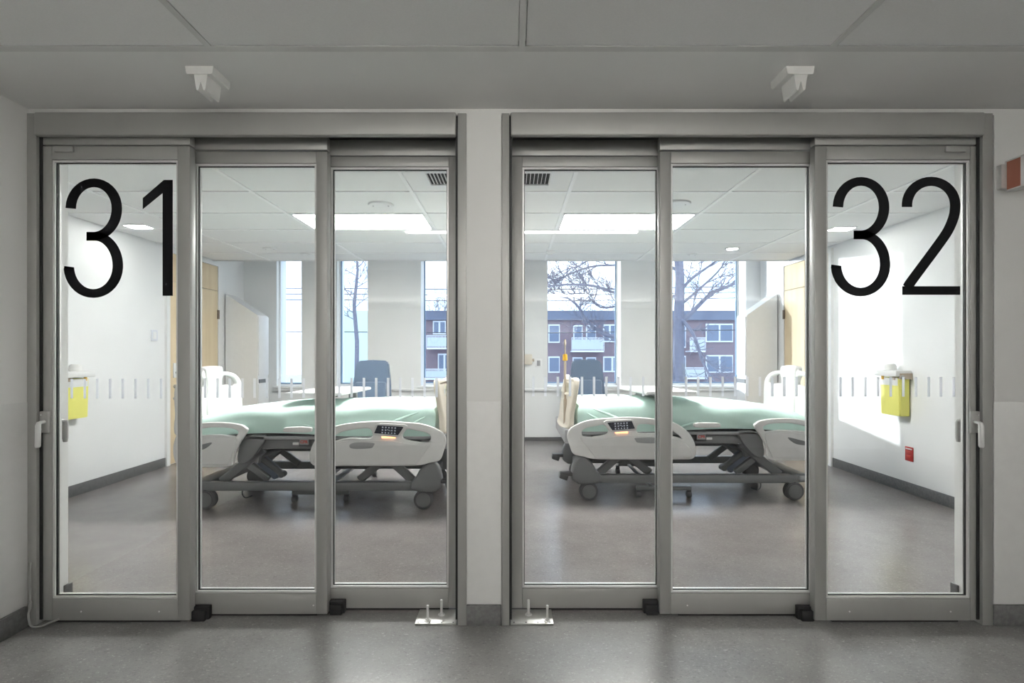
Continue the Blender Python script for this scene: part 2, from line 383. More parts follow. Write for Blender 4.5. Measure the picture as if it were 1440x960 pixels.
def dmap(Yg): return lambda u, v, t: Vector(((u-CX)*Yg/F, Yg-t, H-(v-CY)*Yg/F))
def ribbon(pts, hw, hh):
    """centreline -> closed outline, half-width hw for vertical strokes and hh for horizontal ones"""
    L, R = [], []
    for i, p in enumerate(pts):
        a, b = pts[max(i-1, 0)], pts[min(i+1, len(pts)-1)]
        dx, dy = b[0]-a[0], b[1]-a[1]; n = math.hypot(dx, dy); nx, ny = -dy/n, dx/n
        L.append((p[0]+nx*hw, p[1]+ny*hh)); R.append((p[0]-nx*hw, p[1]-ny*hh))
    return L+R[::-1]
def strip(m, pts, hw, hh, fn, t):
    L = ribbon(pts, hw, hh); n = len(pts); l = L[:n]; r = L[n:][::-1]
    b = bmesh.new()
    V = [[b.verts.new((q[0], q[1], k)) for q in row] for row in (l, r) for k in (0, t)]   # l0 lt r0 rt
    for i in range(n-1):
        for A, B in ((0, 2), (3, 1), (1, 0), (2, 3)): b.faces.new((V[A][i], V[A][i+1], V[B][i+1], V[B][i]))
    b.faces.new([V[k][0] for k in (0, 1, 3, 2)]); b.faces.new([V[k][-1] for k in (0, 2, 3, 1)])
    for v in b.verts: v.co = fn(*v.co)
    m._add(b)
def arc(cx, cy, rx, ry, a0, a1, n=18): return [(cx+rx*math.cos(math.radians(a0+(a1-a0)*k/n)), cy+ry*math.sin(math.radians(a0+(a1-a0)*k/n))) for k in range(n+1)]
def digit3(m, dx, dy, fn):
    top = [(1178.2+dx, 291+dy)]+arc(1210.7+dx, 291+dy, 32.4, 36, 182, 360)+arc(1210+dx, 291+dy, 33.1, 39.2, 4, 90)+[(1200.4+dx, 330.2+dy)]
    bot = [(1200.4+dx, 330.2+dy)]+arc(1212+dx, 372+dy, 32.5, 41.8, -90, 0)+arc(1210+dx, 372+dy, 34.5, 38.6, 4, 176)+[(1175.4+dx, 375+dy)]
    strip(m, top, 7.3, 6.1, fn, .0012); strip(m, bot, 7.3, 6.1, fn, .0012)
def leaf(name, label, x0, x1, Y, g0, g1, ztop, zb, zg0, zg1, ticks, ty, carrierz, group, digits=None, latch=None, front=False):
    o = tag(thing(name, None, None, ((x0+x1)/2, Y, zb)), label, 'door', group)
    T = .045
    box('stile', 'alu', o, x0, g0-.012, Y, Y+T, zb, ztop, bev=.0025)
    box('stile', 'alu', o, g1+.012, x1, Y, Y+T, zb, ztop, bev=.0025)
    box('top_rail', 'alu', o, g0-.0115, g1+.0115, Y+.0006, Y+T-.001, zg1+.014, ztop-.0005, bev=.002)
    box('bottom_rail', 'alu', o, g0-.0115, g1+.0115, Y+.0006, Y+T-.001, zb, zg0-.014, bev=.002)
    # glazing bead and gasket
    def ring(nm, mt, w, y0, y1, off):
        a, b, c, e = g0-off, g1+off, zg0-off, zg1+off
        MB().box(a, a+w, y0, y1, c, e).box(b-w, b, y0, y1, c, e).box(a+w, b-w, y0, y1, c, c+w).box(a+w, b-w, y0, y1, e-w, e).build(nm, mt, o)
    ring('glazing_bead', 'alu_bright', .0090, Y+.006, Y+.018, .012)
    ring('gasket', 'gasket', .0035, Y+.015, Y+.024, .0035)
    ring('inner_bead', 'alu_bright', .011, Y+.032, Y+.044, .013)
    gl = box('glass_pane', 'door_glass', o, g0-.002, g1+.002, Y+.022, Y+.030, zg0-.002, zg1+.002)
    fn = dmap(Y+.0215)
    for px in ticks:
        MB().prism([(px-1.75, ty), (px+1.75, ty), (px+1.75, ty+27.5), (px-1.75, ty+27.5)], fn, 0, .0005).build('stripe_decal', 'decal', gl, False)
    if digits:
        m = MB(); digits(m, fn); m.build('number_decal', 'digit', gl, False)
    carrier(o, x0, x1, Y, *carrierz)
    return o
def dg31(m, fn):
    digit3(m, -1078.6, 2, fn)
    m.prism([(228.8, 271.5), (228.8, 415.8), (243, 415.8), (243, 253), (230.6, 253)], fn, 0, .0012)
    m.prism([(201, 278.5), (201, 294), (228.8, 271.5), (230.6, 253)], fn, 0, .0012)
def dg32(m, fn):
    digit3(m, 0, 0, fn)
    p = [(1275.3, 291)]+arc(1309.2, 288, 33.9, 33, 182, 360)+catmull([(1343.1, 290), (1341.2, 304), (1333, 324), (1318, 346), (1298, 373), (1281, 396), (1276, 404)], 4)
    strip(m, p, 7.3, 6.4, fn, .0012)
    m.prism([(1268.6, 402.3), (1350, 402.3), (1350, 414.4), (1268.6, 414.4)], fn, 0, .0012)
G = 'sliding glass doors of the two patient rooms'
t0 = [101, 119.3, 137, 155, 172.7, 190.7, 208.7, 226.7]
f31 = leaf('sliding_door', 'front sliding glass door with the black number 31 on it', -2.238, -1.534, YF[0], -2.178, -1.605, 2.266, .012, .128, 2.188, t0, 532.5, (2.272, 2.318), G, dg31)
m31 = leaf('sliding_door', 'middle sliding glass door between the one numbered 31 and the one by the white pier', -1.609, -.903, YF[1], -1.536, -.969, 2.264, .012, .126, 2.193, [288.4, 306, 323, 341, 358, 375.5, 393, 410, 427], 531.8, (2.272, 2.338), G)
b31 = leaf('sliding_door', 'rearmost glass door directly left of the white pier', -.957, -.283, YF[2], -.896, -.3316, 2.262, .012, .124, 2.197, [477, 494.5, 511.8, 529, 545.8, 562.8, 580, 597, 614], 531, (2.266, 2.338), G)
b32 = leaf('sliding_door', 'rearmost glass door directly right of the white pier', -.010, .790, YF[2], .060, .718, 2.262, .012, .124, 2.197, [750, 767, 784.5, 801.6, 818.4, 835.4, 852.7, 869.6, 886.8, 904.4], 529.5, (2.266, 2.338), G)
m32 = leaf('sliding_door', 'middle sliding glass door between the one numbered 32 and the one by the white pier', .7165, 1.500, YF[1], .783, 1.445, 2.264, .012, .126, 2.193, [964.8, 981.8, 999, 1016.3, 1033.8, 1051, 1068.6, 1086, 1103, 1120], 529.5, (2.272, 2.338), G)
f32 = leaf('sliding_door', 'front sliding glass door with the black number 32 on it', 1.436, 2.207, YF[0], 1.503, 2.163, 2.266, .012, .128, 2.188, [1182, 1199, 1217, 1234.9, 1252.6, 1270.3, 1288, 1306, 1323, 1341], 530, (2.272, 2.318), G, dg32)
def door_extras(o, s, xc, plate_x, stile_in):
    # latch plate + lever on the outside, lever inside, closer clip, floor guides, screws
    la = MB().box(plate_x-.021, plate_x+.021, 2.483-.014, 2.483, .905, 1.007, bev=.003).build('latch_plate', 'alu', o)
    for z in (.922, .990): MB().cyl((plate_x-.012*s, 2.469, z), (plate_x-.012*s, 2.466, z), .003, n=8).build('screw', 'alu_bright', la)
    lx = plate_x+.004*s
    MB().tube([(lx, 2.47, .957), (lx, 2.448, .957), (lx, 2.440, .954), (lx, 2.436, .944), (lx, 2.434, .85), (lx, 2.434, .843)], [.008, .008, .010, .0115, .0115, .009], 10).build('lever_handle', 'alu_bright', o)
    ix = stile_in
    MB().box(ix-.014, ix+.014, 2.528, 2.534, .90, 1.0, bev=.002).tube([(ix, 2.53, .952), (ix, 2.575, .952), (ix, 2.586, .948), (ix, 2.590, .938), (ix, 2.590, .86), (ix, 2.590, .843)], [.008, .008, .011, .0125, .0125, .009], 10).build('inner_lever', 'alu', o)
door_extras(f31, 1, 0, -2.216, -2.217)
door_extras(f32, -1, 0, 2.187, 2.209)
box('door_clip', 'alu', f31, -2.172, -2.082, 2.472, 2.484, 2.235, 2.262, bev=.002)
box('door_clip', 'alu', f32, 2.05, 2.145, 2.472, 2.484, 2.235, 2.262, bev=.002)
for o, xa, xb in ((f31, -2.05, -1.68), (f32, 1.60, 2.08), (m31, -1.52, -.97), (m32, .85, 1.42)):
    y = o.location.y
    for x in (xa, xb): MB().cyl((x, y-.0015, .055), (x, y, .055), .004, n=8).build('screw', 'alu_bright', o)
    MB().box(o.location.x-.3, o.location.x+.3, y+.006, y+.03, .003, .012).build('bottom_seal', 'gasket', o)
for o in (b31, b32): MB().box(o.location.x-.3, o.location.x+.3, 2.609, 2.63, .0, .012).build('bottom_seal', 'gasket', o)
for x0, x1, y0, lb in ((-1.545, -1.462, 2.515, 'black floor guide block at the left set of doors, by its front numbered door'), (-.905, -.828, 2.575, 'black floor guide block at the left set of doors, nearer the pier'),
                   (.645, .722, 2.575, 'black floor guide block at the right set of doors, nearer the pier'), (1.372, 1.449, 2.515, 'black floor guide block at the right set of doors, by its front numbered door')):
    tag(MB().box(x0, x1, y0, y0+.028, .0, .062, bev=.004).box(x0+.01, x1-.01, y0-.02, y0+.01, .0, .05, bev=.004).build('floor_guide', 'black', None), lb, 'door guide', 'black floor guides of the sliding doors')
for xa, xb, bolts, side, lb in ((-.462, -.266, ((-.405, 2.49), (-.347, 2.545)), 'left', 'steel floor plate with two upright bolts left of the white pier'),
                      (-.009, .192, ((.077, 2.545), (.165, 2.49)), 'right', 'steel floor plate with two upright bolts right of the white pier')):
    p = tag(thing('floor_plate', None, None, ((xa+xb)/2, 2.53, 0)), lb, 'floor plate', 'steel bolt plates beside the pier')
    box('plate', 'steel', p, min(xa, xb), max(xa, xb), 2.462, 2.600, 0, .009, bev=.0015)
    for bx, by in bolts:
        b = MB().cyl((bx, by, .008), (bx, by, .082), .0062, n=12, bev=.001).build('bolt', 'alu_bright', p)
        MB().cyl((bx, by, .009), (bx, by, .012), .017, n=20).cyl((bx, by, .012), (bx, by, .019), .0105, n=6).build('nut', 'alu_bright', b)
    for k in range(4):
        x = xa+.015+k*(xb-xa-.03)/3
        MB().cyl((x, 2.472, .009), (x, 2.472, .0105), .004, n=8).build('rivet', 'bed_dark', p)
# clear hose at the left corner
tag(MB().tube(catmull([(-2.262, 2.452, .30), (-2.262, 2.45, .12), (-2.262, 2.448, .085), (-2.262, 2.44, .06), (-2.24, 2.43, .016), (-2.20, 2.43, .010), (-2.165, 2.455, .02), (-2.15, 2.478, .022)], 5), .0045, 8).cyl((-2.262, 2.45, .085), (-2.262, 2.45, .115), .008, n=10).build('drain_hose', 'tube', None),
    'thin translucent hose curling down at the left door jamb by the floor', 'hose')
# white limit switches in the header cavities
for x, lb in ((-.305, 'small white switch in the dark track gap left of the pier'), (.054, 'small white switch in the dark track gap right of the pier')):
    tag(box('track_switch', 'bed_light_gray', None, x, x+.022, 2.52, 2.55, 2.345, 2.372, bev=.002), lb, 'switch', 'track switches')

# ================= CORRIDOR THINGS =================
def sensor(x0, lb):
    o = tag(thing('motion_sensor', None, None, (x0+.056, 2.16, ZC)), lb, 'sensor', 'motion sensors on the corridor ceiling')
    MB().prism([(0, 0), (.114, 0), (.110, -.028), (.106, -.032), (.008, -.032), (.004, -.028)], lambda u, v, t: (x0+u, t, ZC+v), 2.10, 2.228).build('mounting_plate', 'white_plastic', o)
    MB().prism([(.034, 0), (.088, 0), (.079, -.060), (.074, -.064), (.070, -.060), (.062, -.028), (.060, -.028), (.052, -.060), (.048, -.064), (.043, -.060)], lambda u, v, t: (x0+u, t, ZC-.032+v), 2.104, 2.205).build('sensor_prism', 'white_plastic', o)
sensor(-1.317, 'white motion sensor on the ceiling above the left set of doors')
sensor(1.099, 'white motion sensor on the ceiling above the right set of doors')
e = tag(thing('exit_sign', None, None, (2.33, 2.44, 2.03)), 'white and brick-red sign projecting from the wall at the far right', 'sign')
MB().box(2.283, 2.345, YW-.028, YW, 2.052, 2.165, bev=.004).build('bracket', 'alu_bright', e)
MB().box(2.300, 2.345, 2.02, 2.442, 2.036, 2.042).box(2.300, 2.345, 2.02, 2.442, 2.172, 2.178).build('sign_edge', 'alu_bright', e)
MB().box(2.304, 2.341, 2.372, 2.437, 2.042, 2.172).build('red_band', 'terracotta', e)
MB().box(2.3045, 2.3405, 2.03, 2.372, 2.042, 2.172).build('sign_panel', 'white', e)
def line_light(x0, x1, y, lb):
    o = tag(thing('linear_light', None, None, ((x0+x1)/2, y, ZC)), lb, 'ceiling light', 'linear corridor lights')
    box('housing', 'white', o, x0-.01, x1+.01, y-.02, y+.02, ZC-.012, ZC)
    box('diffuser', 'led_line', o, x0, x1, y-.02, y+.02, ZC-.026, ZC-.012, bev=.002)
line_light(-1.0, 1.17, .36, 'long linear light over the corridor that shows as a white line in the door glass')

o = tag(thing('added_uplight', None, None, (1.3, -1.95, 1.9)), 'added unseen uplight trough on the rear corridor wall that brightens the ceiling', 'fill light')  # trough and strip added out of view to lift the corridor ceiling
MB().box(-2.2, 4.9, -1.999, -1.88, 1.90, 1.915).box(-2.2, 4.9, -1.895, -1.88, 1.915, 1.99).build('trough', 'white', o)
box('fill_strip', 'led_fill', o, -2.15, 4.85, -1.97, -1.93, 1.92, 1.94)

# ================= ROOM THINGS =================
def disc(x, y, r, nm, lb, cat, m='white', lit=None):
    o = tag(thing(nm, None, None, (x, y, ZR)), lb, cat)
    MB().cyl((x, y, ZR-.009), (x, y, ZR+.003), r*.93, r, n=32, bev=.002).build('cover', m, o)
    if lit: MB().cyl((x, y, ZR-.0105), (x, y, ZR-.0085), r*.7, n=24).build('lens', lit, o)
    else:
        for s in (-1, 1): MB().cyl((x+s*r*.6, y, ZR-.011), (x+s*r*.6, y, ZR-.0085), .006, n=8).build('screw', 'bed_gray', o)
disc(-1.085, 4.30, .105, 'ceiling_speaker', 'round white ceiling cover seen fully through the rear door left of the pier', 'speaker')
disc(1.345, 4.26, .105, 'ceiling_speaker', 'round white ceiling cover in room 32 beside the middle door stile', 'speaker')
disc(-2.83, 6.09, .08, 'downlight', 'round recessed downlight near the window wall of the left room', 'ceiling light', 'white', None)
disc(-2.55, 6.42, .06, 'sprinkler_cover', 'small round sprinkler cover near the windows of the left room', 'sprinkler')
disc(2.55, 6.07, .085, 'downlight', 'round lit downlight near the windows of room 32', 'ceiling light', 'white', 'led_down')
disc(2.21, 6.44, .06, 'sprinkler_cover', 'small round sprinkler cover near the windows of the right room', 'sprinkler')
def square_light(x, y, lb):
    o = tag(thing('square_light', None, None, (x, y, ZR)), lb, 'ceiling light')
    box('trim_ring', 'white', o, x-.11, x+.11, y-.08, y+.08, ZR-.004, ZR+.004, bev=.001)
    box('lens', 'led_down', o, x-.095, x+.095, y-.065, y+.065, ZR-.006, ZR-.0035)
square_light(-3.60, 5.03, 'small square lit ceiling light behind the digit 3 of door 31')
square_light(3.22, 5.12, 'small square lit ceiling light behind the stile of door 32')
def vent(x0, x1, lb):
    o = tag(thing('air_vent', None, None, ((x0+x1)/2, 3.64, ZR)), lb, 'vent', 'ceiling air vents by the pier')
    y0, y1 = 3.49, 3.80; z0, z1 = ZR-.010, ZR+.003
    MB().box(x0, x1, y0, y0+.03, z0, z1).box(x0, x1, y1-.03, y1, z0, z1).box(x0, x0+.03, y0+.03, y1-.03, z0, z1).box(x1-.03, x1, y0+.03, y1-.03, z0, z1).build('vent_frame', 'white', o)
    box('vent_backing', 'vent_dark', o, x0+.02, x1-.02, y0+.02, y1-.02, ZR+.0005, ZR+.0025)
    n = int((x1-x0-.06)/.023)
    for k in range(n):
        x = x0+.034+k*(x1-x0-.068)/(n-1)
        MB().box(x-.0022, x+.0022, y0+.03, y1-.03, ZR-.009, ZR, rot=(.15, 'Y')).build('slat', 'white', o, False)
vent(-.620, -.215, 'white slatted ceiling vent left of the pier, in room 31')
vent(-.045, .290, 'white slatted ceiling vent right of the pier, in room 32')
o = tag(thing('occupancy_sensor', None, None, (.44, 6.25, ZR-.03)), 'small white box sensor on the ceiling above the left window of room 32', 'sensor')
box('sensor_body', 'white', o, .40, .50, 6.2, 6.27, ZR-.035, ZR, bev=.004); box('sensor_lens', 'white_plastic', o, .42, .48, 6.21, 6.26, ZR-.045, ZR-.034, bev=.004)

# wooden doors in the side walls
def side_door(name, X, s):
    d = thing(name, None, None, (X, 6.46, 0), kind='structure')
    xa, xb = sorted((X, X+s*.03)); za = 2.44
    MB().box(xa, xb, 5.93, 5.985, 0, za+.04).box(xa, xb, 6.965, 7.015, 0, za+.04).box(xa, xb, 5.985, 6.965, za, za+.04).build('door_casing', 'white', d)
    xa, xb = sorted((X+s*.004, X+s*.022))
    box('door_panel', 'wood', d, xa, xb, 5.99, 6.96, .012, 2.108, bev=.001)
    box('transom_panel', 'wood', d, xa, xb, 5.99, 6.96, 2.114, za-.004, bev=.001)
    for z in (1.02, 1.80, .25):
        MB().box(min(X+s*.02, X+s*.036), max(X+s*.02, X+s*.036), 6.945, 6.985, z-.06, z+.06, bev=.003).build('hinge', 'hinge', d)
    b = MB().box(*sorted((X+s*.022, X+s*.036)), 6.04, 6.11, 1.0, 1.17, bev=.004).build('keypad_lock', 'white_plastic', d)
    MB().cyl((X+s*.036, 6.075, 1.06), (X+s*.040, 6.075, 1.06), .012, n=12).build('lock_button', 'steel', b)
    MB().cyl((X+s*.02, 6.07, .90), (X+s*.06, 6.07, .90), .022, n=16).cyl((X+s*.055, 6.07, .90), (X+s*.075, 6.07, .90), .03, n=16, bev=.006).build('door_knob', 'steel', d)
    MB().cyl((X+s*.02, 6.06, .76), (X+s*.03, 6.06, .76), .016, n=12).build('deadbolt', 'steel', d)
side_door('door_3', XL, 1); side_door('door_4', XR, -1)

# slant-topped cabinets in the window corners
def cabinet(s, xo, xi, lb):
    """xo: x at side wall, xi: x of the inner edge"""
    o = tag(thing('corner_cabinet', None, None, ((xo+xi)/2, 7.3, 0)), lb, 'cabinet', 'slant-topped cabinets in the window corners')
    pts = [(xo, 0), (xi, 0), (xi, 1.805), (xo, 2.097)]
    MB().prism(pts, lambda u, v, t: (u, t, v), 7.15, 7.46, bev=.004).build('cabinet_body', 'laminate', o)
    xs_, xe = sorted((xi, xi-s*.006))
    if s < 0: xs_, xe = xi, xi+.012
    else: xs_, xe = xi-.012, xi
    if s > 0: xs_, xe = xi-.012, xi
    f = (-1 if s > 0 else 1)
    a, b = (xi-.001, xi+.012) if s < 0 else (xi-.012, xi+.001)
    box('cabinet_door', 'laminate', o, a, b, 7.165, 7.45, .98, 1.79, bev=.002)
    box('drawer_front', 'laminate', o, a, b, 7.165, 7.45, .05, .86, bev=.002)
    box('handle_slot', 'bed_gray', o, a+.001, b-.001, 7.18, 7.44, .875, .925)
cabinet(-1, XL+.018, -3.49, 'white slant-topped cabinet in the left corner of room 31')
cabinet(1, XR-.018, 3.20, 'white slant-topped cabinet in the right corner of room 32')

# sharps containers
def sharps(X, s, ya, yb, lb):
    o = tag(thing('sharps_container', None, None, (X, (ya+yb)/2, .70)), lb, 'container', 'yellow sharps containers')
    def q(a, b): return sorted((X+s*a, X+s*b))
    MB().prism([(.006, .705), (.098, .705), (.108, 1.06), (.006, 1.06)], lambda u, v, t: (X+s*u, t, v), ya, yb, bev=.006).build('bin_body', 'yellow', o)
    box('bin_label', 'white_plastic', o, *q(.107, .1105), ya+.015, yb-.015, .985, 1.055)
    lw = .150
    box('lid', 'white_plastic', o, *q(.004, lw), ya-.02, yb+.025, 1.07, 1.125, bev=.008)
    MB().cyl((X+s*.075, (ya+yb)/2+.03, 1.12), (X+s*.075, (ya+yb)/2+.03, 1.185), .055, .045, n=24, bev=.008).build('lid_dome', 'white_plastic', o)
    b = box('bracket', 'tan', o, *q(.002, .115), ya-.028, ya-.004, 1.045, 1.10, bev=.003)
    MB().cyl((X+s*.10, ya-.038, 1.07), (X+s*.10, ya-.02, 1.07), .014, n=12).build('key_lock', 'steel', b)
    for yy in (ya+.04, yb-.06):
        box('locking_tab', 'tan' if yy < (ya+yb)/2 else 'knob_yellow', o, *q(.108, .116), yy, yy+.03, 1.035, 1.072, bev=.002)
sharps(XR, -1, 4.78, 5.03, 'yellow sharps container on the sunlit right wall of room 32')
sharps(XL, 1, 4.47, 4.74, 'yellow sharps container on the left wall of room 31, lower left of the number')
# wall plates
o = tag(thing('red_outlet', None, None, (XR, 4.79, .30)), 'red emergency power outlet low on the right wall of room 32', 'outlet')
box('cover_plate', 'red', o, XR-.008, XR, 4.745, 4.84, .295, .425, bev=.003)
for z in (.335, .375): box('socket', 'cpr_red', o, XR-.011, XR-.007, 4.765, 4.82, z-.013, z+.013, bev=.002)
box('outlet_label', 'white', o, XR-.0095, XR-.0075, 4.755, 4.83, .400, .412)
o = tag(thing('wall_switch', None, None, (XL, 5.75, 1.42)), 'pale blue-grey wall switch on the left wall of room 31', 'switch')
box('switch_plate', 'far_white', o, XL, XL+.012, 5.70, 5.80, 1.42, 1.54, bev=.003); box('rocker', 'white', o, XL+.011, XL+.016, 5.725, 5.775, 1.44, 1.52, bev=.002)
o = tag(thing('wall_handset', None, None, (.23, YB, 1.12)), 'cream wall handset left of the left window in room 32', 'handset')
box('handset_body', 'cream', o, .17, .285, YB-.05, YB, 1.12, 1.27, bev=.01); box('handset_cradle', 'tan', o, .285, .315, YB-.045, YB-.01, 1.165, 1.205, bev=.004)
o = tag(thing('power_socket', None, None, (.38, YB, 1.08)), 'white power socket plate between the handset and the window in room 32', 'outlet')
box('cover_plate', 'white', o, .33, .43, YB-.006, YB, 1.08, 1.20, bev=.002); box('socket', 'bed_light_gray', o, .355, .405, YB-.008, YB-.005, 1.10, 1.18, bev=.001)

# ================= BEDS =================
def bed(s, x0, y0, lb):
    """foot at x0, runs along s; near side at y0. local: l 0..2.25, w 0..1, z"""
    o = tag(thing('hospital_bed', None, None, (x0+s*1.12, y0+.5, 0)), lb, 'bed', 'hospital beds')
    P = lambda l, w, z: Vector((x0+s*l, y0+w, z))
    xf = lambda v: P(v.x, v.y, v.z)
    B = lambda: MB(xf)
    Q = lambda px, py: (((px-CX)*4.5/F-.45), H-(py-CY)*4.5/F)      # side-rail outlines measured at the near side
    def rail(nm, outs, w, dz=0, th=.035, m='bed_white', bev=.008, tilt=0, sm=True):
        f = lambda u, v, t: P(u, w+t+tilt*(v-.4), v+dz)
        return MB().plate([[Q(*p) for p in q] for q in outs], f, th, bev, sm)
    foot_o = [(800, 604), (809, 597), (829, 590), (861, 587), (888, 586), (921, 588.5), (948, 594), (966, 606), (975, 620), (978, 634), (974, 643.5), (960, 645.5), (900, 645.5), (840, 645), (820, 641.5), (806, 637.5), (801, 626), (797.6, 614)]
    foot_h1 = [(818, 606), (824, 601.5), (838, 598.5), (849, 597), (855, 605), (852, 610), (838, 613), (823, 614.5), (818.5, 611)]
    foot_h2 = [(898, 596.5), (918, 597), (938, 601.5), (952, 610), (958, 616), (945, 612.5), (925, 608.5), (897, 608.5)]
    head_o = [(1060, 599), (1063, 594), (1070, 590.5), (1090, 588), (1113, 588), (1134, 591.5), (1150, 600), (1157, 615), (1157, 634), (1149, 645), (1120, 647), (1086, 646), (1079, 642), (1076.5, 628), (1069, 613)]
    head_h = [(1072, 600), (1080, 596), (1095, 594.5), (1113, 595), (1130, 598.5), (1143, 604), (1148, 610), (1130, 606), (1100, 604), (1082, 605.5), (1075, 606)]
    for near in (True, False):
        w = -.02 if near else .985
        fr = rail('foot_rail', [foot_o, foot_h1, foot_h2], w, 0 if near else 0).build('foot_side_rail', 'bed_white', o)
        side = -.012 if near else .037
        pn = rail('p', [[(816, 613), (838, 616.5), (870, 612), (897, 611.5), (930, 612), (958, 620), (971, 634), (965, 643), (900, 644), (842, 643.5), (835, 640), (826, 628)]], w+side, 0, .010, 'bed_panel', .004).build('rail_panel', 'bed_panel', fr)
        if near:
            rail('r', [[(893, 614.5), (915, 613.8), (924, 617), (920, 622), (897, 621.5), (892.5, 618)]], w-.0135, 0, .003, 'bed', .001).build('grip_recess', 'bed_light_gray', fr)
            rail('c', [[(848, 592.5), (852, 590), (886, 588.8), (890, 590.5), (894.5, 602), (891, 604.5), (862, 607), (857, 605)]], w-.016, 0, .02, 'bed', .003, 0, False).build('panel_bezel', 'bed_panel', fr)
            rail('c', [[(853, 593.8), (855, 593), (887, 591), (891.5, 601.5), (860, 604)]], w-.020, 0, .0045, 'bed', .001, 0, False).build('control_panel', 'screen', fr)
            m = MB()
            for r_ in range(3):
                for k in range(5):
                    px = 863.8+k*4.1+r_*.3; py = 594.7-k*.25+r_*3.5
                    l, z = Q(px, py); m.box(x0+s*l-.006, x0+s*l+.006, y0+w-.0215, y0+w-.0195, z-.006, z+.006) if (r_ != 1 or k != 2) else m.bar((x0+s*l-.014, y0+w-.0205, z+.006), (x0+s*l+.014, y0+w-.0205, z-.004), .006, .002, 0)
            m.build('control_keys', 'icon', fr)
            l, z = Q(873, 606.5)
            MB().box(x0+s*l-.055, x0+s*l+.055, y0+w-.012, y0+w-.004, z-.012, z+.004, bev=.002).build('indicator_light', 'glow', fr)
        hr = rail('h', [head_o, head_h], w, 0 if near else .0, .035).build('head_side_rail', 'bed_white', o)
        rail('p', [[(1074, 609), (1100, 607), (1130, 610), (1150, 616), (1152, 634), (1144, 643), (1090, 643), (1082, 638)]], w+side, 0, .010, 'bed', .004).build('rail_panel', 'bed_panel', hr)
        if near: rail('r', [[(1105, 614), (1120, 617), (1133, 621), (1131, 625), (1115, 622.5)]], w-.0135, 0, .003, 'bed', .001).build('grip_recess', 'bed_gray', hr)
        rail('k', [[(1041, 608), (1050, 606), (1065, 607), (1074, 616), (1078, 630), (1078, 642), (1070, 645), (1058, 636), (1046, 620)]], .045 if near else .90, 0, .05, 'bed', .012).build('rail_bracket_cover', 'bed_gray', o)
    # mattress with fitted sheet
    b = bmesh.new(); nl, nw = 60, 26; L0, L1, W0, W1 = .13, 2.14, .06, .94
    def top(l): return .855 - .05*max(0, (.45-l)/.32)**3*0 - .125*max(0, min(1, (l-1.35)/.8))**1.6 + .012*math.sin(l*3.4)
    grid = []
    sec = [(-1, .0), (-1.03, .35), (-1.02, .62), (-.985, .80), (-.93, .90), (-.84, .955), (-.7, .985)]+[(-.5+k*.125, 1) for k in range(9)]
    sec += [(-a, h) for a, h in sec[:7][::-1]]
    for i in range(nl+1):
        u = i/nl; l = L0+(L1-L0)*u; e = min(u, 1-u)*(L1-L0); er = min(1, e/.09); sh = math.sqrt(max(0, 1-(1-er)**2))
        row = []
        for a, h in sec:
            zt = top(l)-.035+.035*sh; zb = .60-.025*math.sin(l*2.9+.5); ww = .44*(1-.045*(1-sh))
            n = .006*math.sin(l*23+a*5)*math.sin(l*7+1)*(1-abs(a)**4)+.008*math.sin(l*11+abs(a)*9)*(h < .96 and h > 0)
            z = zb+(zt-zb)*h+(n if h > .5 else 0)+.018*math.exp(-((a+.1)/.5)**2)
            row.append(b.verts.new(P(l+(.012*math.sin(a*14) if u in (0, 1) else 0), .5+a*ww+(n*.8 if abs(a) > .9 else 0)*(1 if a > 0 else -1), z)))
        grid.append(row)
    for i in range(nl):
        for j in range(len(sec)-1): b.faces.new((grid[i][j], grid[i+1][j], grid[i+1][j+1], grid[i][j+1]))
        b.faces.new((grid[i][-1], grid[i+1][-1], grid[i+1][0], grid[i][0]))
    b.faces.new(grid[0]); b.faces.new(grid[-1][::-1])
    mm = MB(); mm._add(b); mt = mm.build('mattress', 'linen', o)
    # sheet folds near the foot
    for k, (a, c) in enumerate((((.25, .035, .80), (.62, .05, .66)), ((.20, .04, .76), (.42, .045, .63)), ((1.2, .04, .70), (.95, .05, .62)))):
        q0, q1 = P(a[0], a[1]+.012, a[2]), P(c[0], c[1]+.004, c[2])
        MB().tube([q0, q0.lerp(q1, .3)+Vector((0, -.006, 0)), q0.lerp(q1, .7)+Vector((0, -.006, 0)), q1], [.003, .012, .012, .003], 8).build('sheet_fold', 'linen', mt)
    # deck and frame
    B().box(.12, 2.16, .07, .93, .565, .605, bev=.01).build('deck', 'bed_dark', o)
    B().box(.10, 2.18, .045, .09, .575, .60, bev=.006).box(.10, 2.18, .91, .955, .575, .60, bev=.006).build('deck_edge', 'bed_light_gray', o)
    fr = B().box(.25, 1.75, .09, .15, .49, .565, bev=.008).box(.25, 1.75, .85, .91, .49, .565, bev=.008).box(.3, .36, .1, .9, .49, .55, bev=.006).box(1.6, 1.7, .1, .9, .49, .55, bev=.006).build('upper_frame', 'bed_gray', o)
    B().box(1.20, 1.30, .082, .092, .525, .545, bev=.002).build('frame_slot', 'alu_bright', fr)
    l, z = Q(994, 598)
    MB().plate([[Q(*p) for p in [(975, 597.5), (979, 594), (1008, 594.3), (1012, 597.5), (1010, 600.5), (980, 601)]]], lambda u, v, t: P(u, -.02+t, v), .03, .006).build('release_handle', 'bed_white', o)
    cb = MB().box(x0+s*Q(981, 0)[0] if s > 0 else x0+s*Q(997, 0)[0], x0+s*Q(997, 0)[0] if s > 0 else x0+s*Q(981, 0)[0], y0+.055, y0+.10, Q(0, 622)[1], Q(0, 606)[1], bev=.005).build('cpr_tag', 'bed_dark', o)
    l0 = Q(989.5, 0)[0]; zc = Q(0, 615.5)[1]
